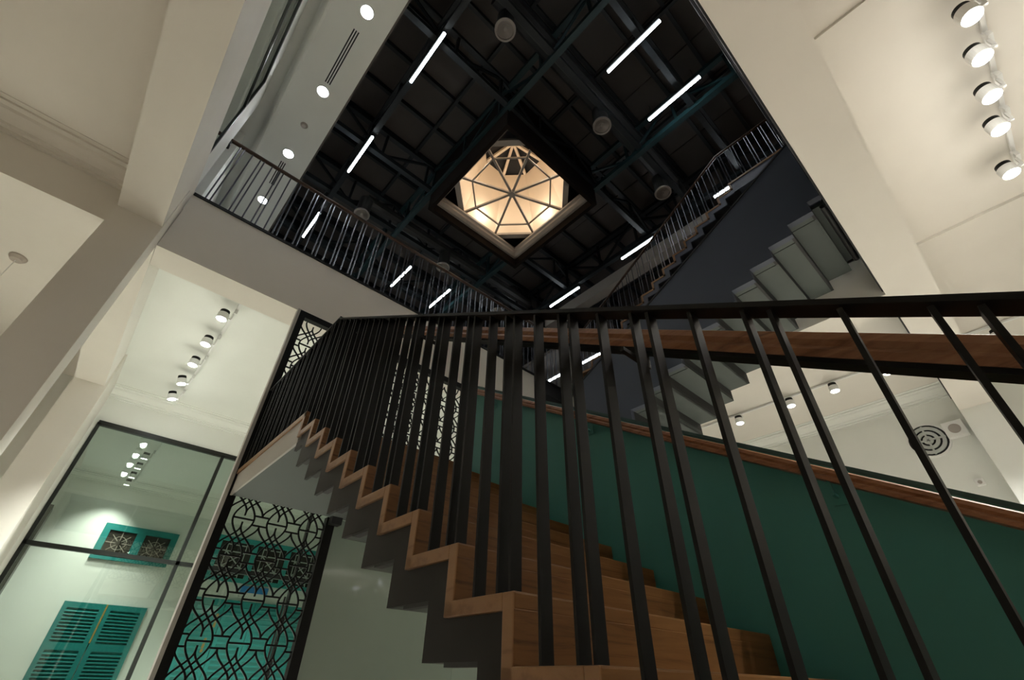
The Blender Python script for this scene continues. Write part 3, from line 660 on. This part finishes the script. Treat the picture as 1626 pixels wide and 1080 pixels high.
for x, l in ((0.403, 'left'), (0.548, 'right')):
    led(x * ZLED, *rng(0.052, 0.175), label='%s white light tube of the pair above the lantern at the upper right' % l)
    led(x * ZLED, *rng(0.919, 1.034), label='%s white light tube of the pair seen through the balcony railing' % l)
for i, (a, b) in enumerate(((0.052, 0.176), (0.355, 0.465), (0.629, 0.754), (0.92, 1.03))): led(0.8385 * ZLED, *rng(a, b), label='%s white light tube in the row beside the topmost flight, counted from the top' % ('first', 'second', 'third', 'fourth')[i])
for i, (a, b) in enumerate(((0.803, 0.908), (1.0, 1.10))): led(1.167 * 7.2, a * 7.2, b * 7.2, 'low white light tube behind the balcony rods, %s one' % ('upper' if not i else 'lower'), 7.2)
struct('ceiling_gallery', MB().box(7.7, 11.3, 5.6, 13.2, 7.5, 7.6), 'deck', 'dark gallery ceiling at the right behind the balcony')
struct('ceiling_band', MB().box(8.05, 8.35, 1.5, 7.5, 8.93, 9.3), 'diff', 'pale bulkhead beyond the topmost flight')
# round air diffusers
for i, (ux, uy) in enumerate(((0.199, 0.262), (0.483, 0.254), (0.733, 0.258), (0.202, 0.846), (0.475, 0.855), (0.73, 0.896))):
    x, y, z = ux * 9.7, uy * 9.7, 9.7
    o = empty('round_diffuser', (x, y, z), ['round pale diffuser at the top centre', 'round pale diffuser right of the lantern', 'round pale diffuser beside the topmost flight', 'round diffuser partly behind the balcony handrail, left one', 'round diffuser partly behind the balcony handrail, middle one', 'round diffuser at the right end of the balcony handrail'][i], 'diffuser', 'round roof diffusers')
    build('rim', MB().ring((x, y), 0.165, 0.20, z, z + 0.04, 28), 'diff', o)
    for r0 in (0.125, 0.085, 0.045): build('cone_ring', MB().tube([(x, y, z + 0.06), (x, y, z + 0.015)], [r0 - 0.02, r0 + 0.025], 24, False), 'diff', o)
    build('core', MB().tube([(x, y, z + 0.05), (x, y, z + 0.012)], [0.01, 0.03], 16), 'diff', o)
    build('neck', MB().tube([(x, y, z + 0.07), (x, y, z + 0.60)], 0.17, 20), 'duct', o)
    build('backing', MB().ring((x, y), 0.0, 0.17, z + 0.065, z + 0.07, 20), 'lantern', o)

# ------------------------------------------------------------------ roof lantern
LX, LY, LZ = 4.49, 5.16, 9.6
lt = empty('roof_lantern', (LX, LY, LZ), 'glowing cream octagonal roof lantern in a square box', 'skylight')
hb = 1.38; wb = 0.09
ho = hb + wb
for q in ((LX - ho, LX + ho, LY - ho, LY - hb), (LX - ho, LX + ho, LY + hb, LY + ho), (LX - ho, LX - hb, LY - hb, LY + hb), (LX + hb, LX + ho, LY - hb, LY + hb)):
    build('box_side', MB().box(q[0], q[1], q[2], q[3], LZ - 0.25, LZ + 1.7), 'lanternbox', lt)
for s, ax in ((1, 'x'), (1, 'y'), (-1, 'x'), (-1, 'y')):
    pr_ = [(hb + 0.0, LZ), (hb + 0.0, LZ + 0.035), (hb - 0.10, LZ + 0.09), (hb - 0.11, LZ + 0.15), (hb - 0.19, LZ + 0.20), (hb - 0.19, LZ + 0.14), (hb - 0.14, LZ + 0.11), (hb - 0.13, LZ + 0.05), (hb - 0.06, LZ)]
    if s < 0: pr_ = [(a, b + 0.14) for a, b in pr_]
    if ax == 'x': build('moulding', MB().prism([(LY + s * a, b) for a, b in pr_], 'x', LX - hb, LX + hb), 'lantern', lt)
    else: build('moulding', MB().prism([(LX + s * a, b) for a, b in pr_], 'y', LY - hb, LY + hb), 'lantern', lt)
def octv(r, z, c=(LX, LY)): return [(c[0] + r / math.cos(math.pi / 8) * math.cos(math.pi / 8 + k * math.pi / 4), c[1] + r / math.cos(math.pi / 8) * math.sin(math.pi / 8 + k * math.pi / 4), z) for k in range(8)]
ZO = 9.88
i0, o0 = octv(1.284, ZO), octv(1.42, ZO)
for k in range(8):
    a, b, c, d = i0[k], i0[(k + 1) % 8], o0[(k + 1) % 8], o0[k]
    mb = MB(); mb.v = [a, b, c, d] + [(p[0], p[1], p[2] + 0.08) for p in (a, b, c, d)]
    mb.f = [(0, 1, 2, 3), (4, 7, 6, 5), (0, 4, 5, 1), (1, 5, 6, 2), (2, 6, 7, 3), (3, 7, 4, 0)]
    build('ring_board', mb, 'lantern', lt)
rv, iv = octv(1.30, ZO + 0.03), octv(0.965, ZO + 0.03)
for k in range(8):
    build('rib', MB().bar((LX, LY, ZO + 0.03), rv[k], 0.055, 0.06), 'lantern', lt)
    build('ring_bar', MB().bar(iv[k], iv[(k + 1) % 8], 0.035, 0.04), 'lantern', lt)
build('hub', MB().tube([(LX, LY, ZO - 0.03), (LX, LY, ZO + 0.08)], 0.085, 16), 'lantern', lt)
w0, w1 = octv(1.34, ZO + 0.09), octv(0.78, 11.95)
for k in range(8):
    mb = MB(); a, b, c, d = w0[k], w0[(k + 1) % 8], w1[(k + 1) % 8], w1[k]
    def sh(p, f): return (LX + (p[0] - LX) * f, LY + (p[1] - LY) * f, p[2] + 0.01)
    mb.v = [a, b, c, d] + [sh(p, 1.03) for p in (a, b, c, d)]
    mb.f = [(0, 1, 2, 3), (4, 7, 6, 5), (0, 4, 5, 1), (1, 5, 6, 2), (2, 6, 7, 3), (3, 7, 4, 0)]
    build('lantern_panel', mb, 'lanternin', lt)
    build('rafter', MB().bar(w1[k], (LX, LY, 12.35), 0.07, 0.10), 'lanternin', lt)
    mb = MB(); r0 = octv(0.86, 12.05); mb.v = [r0[k], r0[(k + 1) % 8], (LX, LY, 12.45), (LX, LY, 12.55)]; mb.f = [(0, 1, 2), (0, 3, 1), (1, 3, 2), (0, 2, 3)]
    build('roof_facet', mb, 'black', lt)
for k in range(4):
    t = math.pi / 2 * k + math.pi / 4 * 0; p = (LX + 1.2 * math.cos(t), LY + 1.2 * math.sin(t), ZO + 0.10)
    build('bulb', MB().tube([(p[0], p[1], p[2]), (p[0], p[1], p[2] + 0.04), (p[0], p[1], p[2] + 0.07)], [0.015, 0.02, 0.008], 10), 'lbulb', lt)
    lamp('POINT', (LX + 1.0 * math.cos(t), LY + 1.0 * math.sin(t), p[2] + 0.25), P_LANT, (1.0, 0.86, 0.68), lt, 0.12)

# ------------------------------------------------------------------ lift everything so that the floor lies at zero
for o in sc.objects:
    if o.parent is None: o.location.z += H
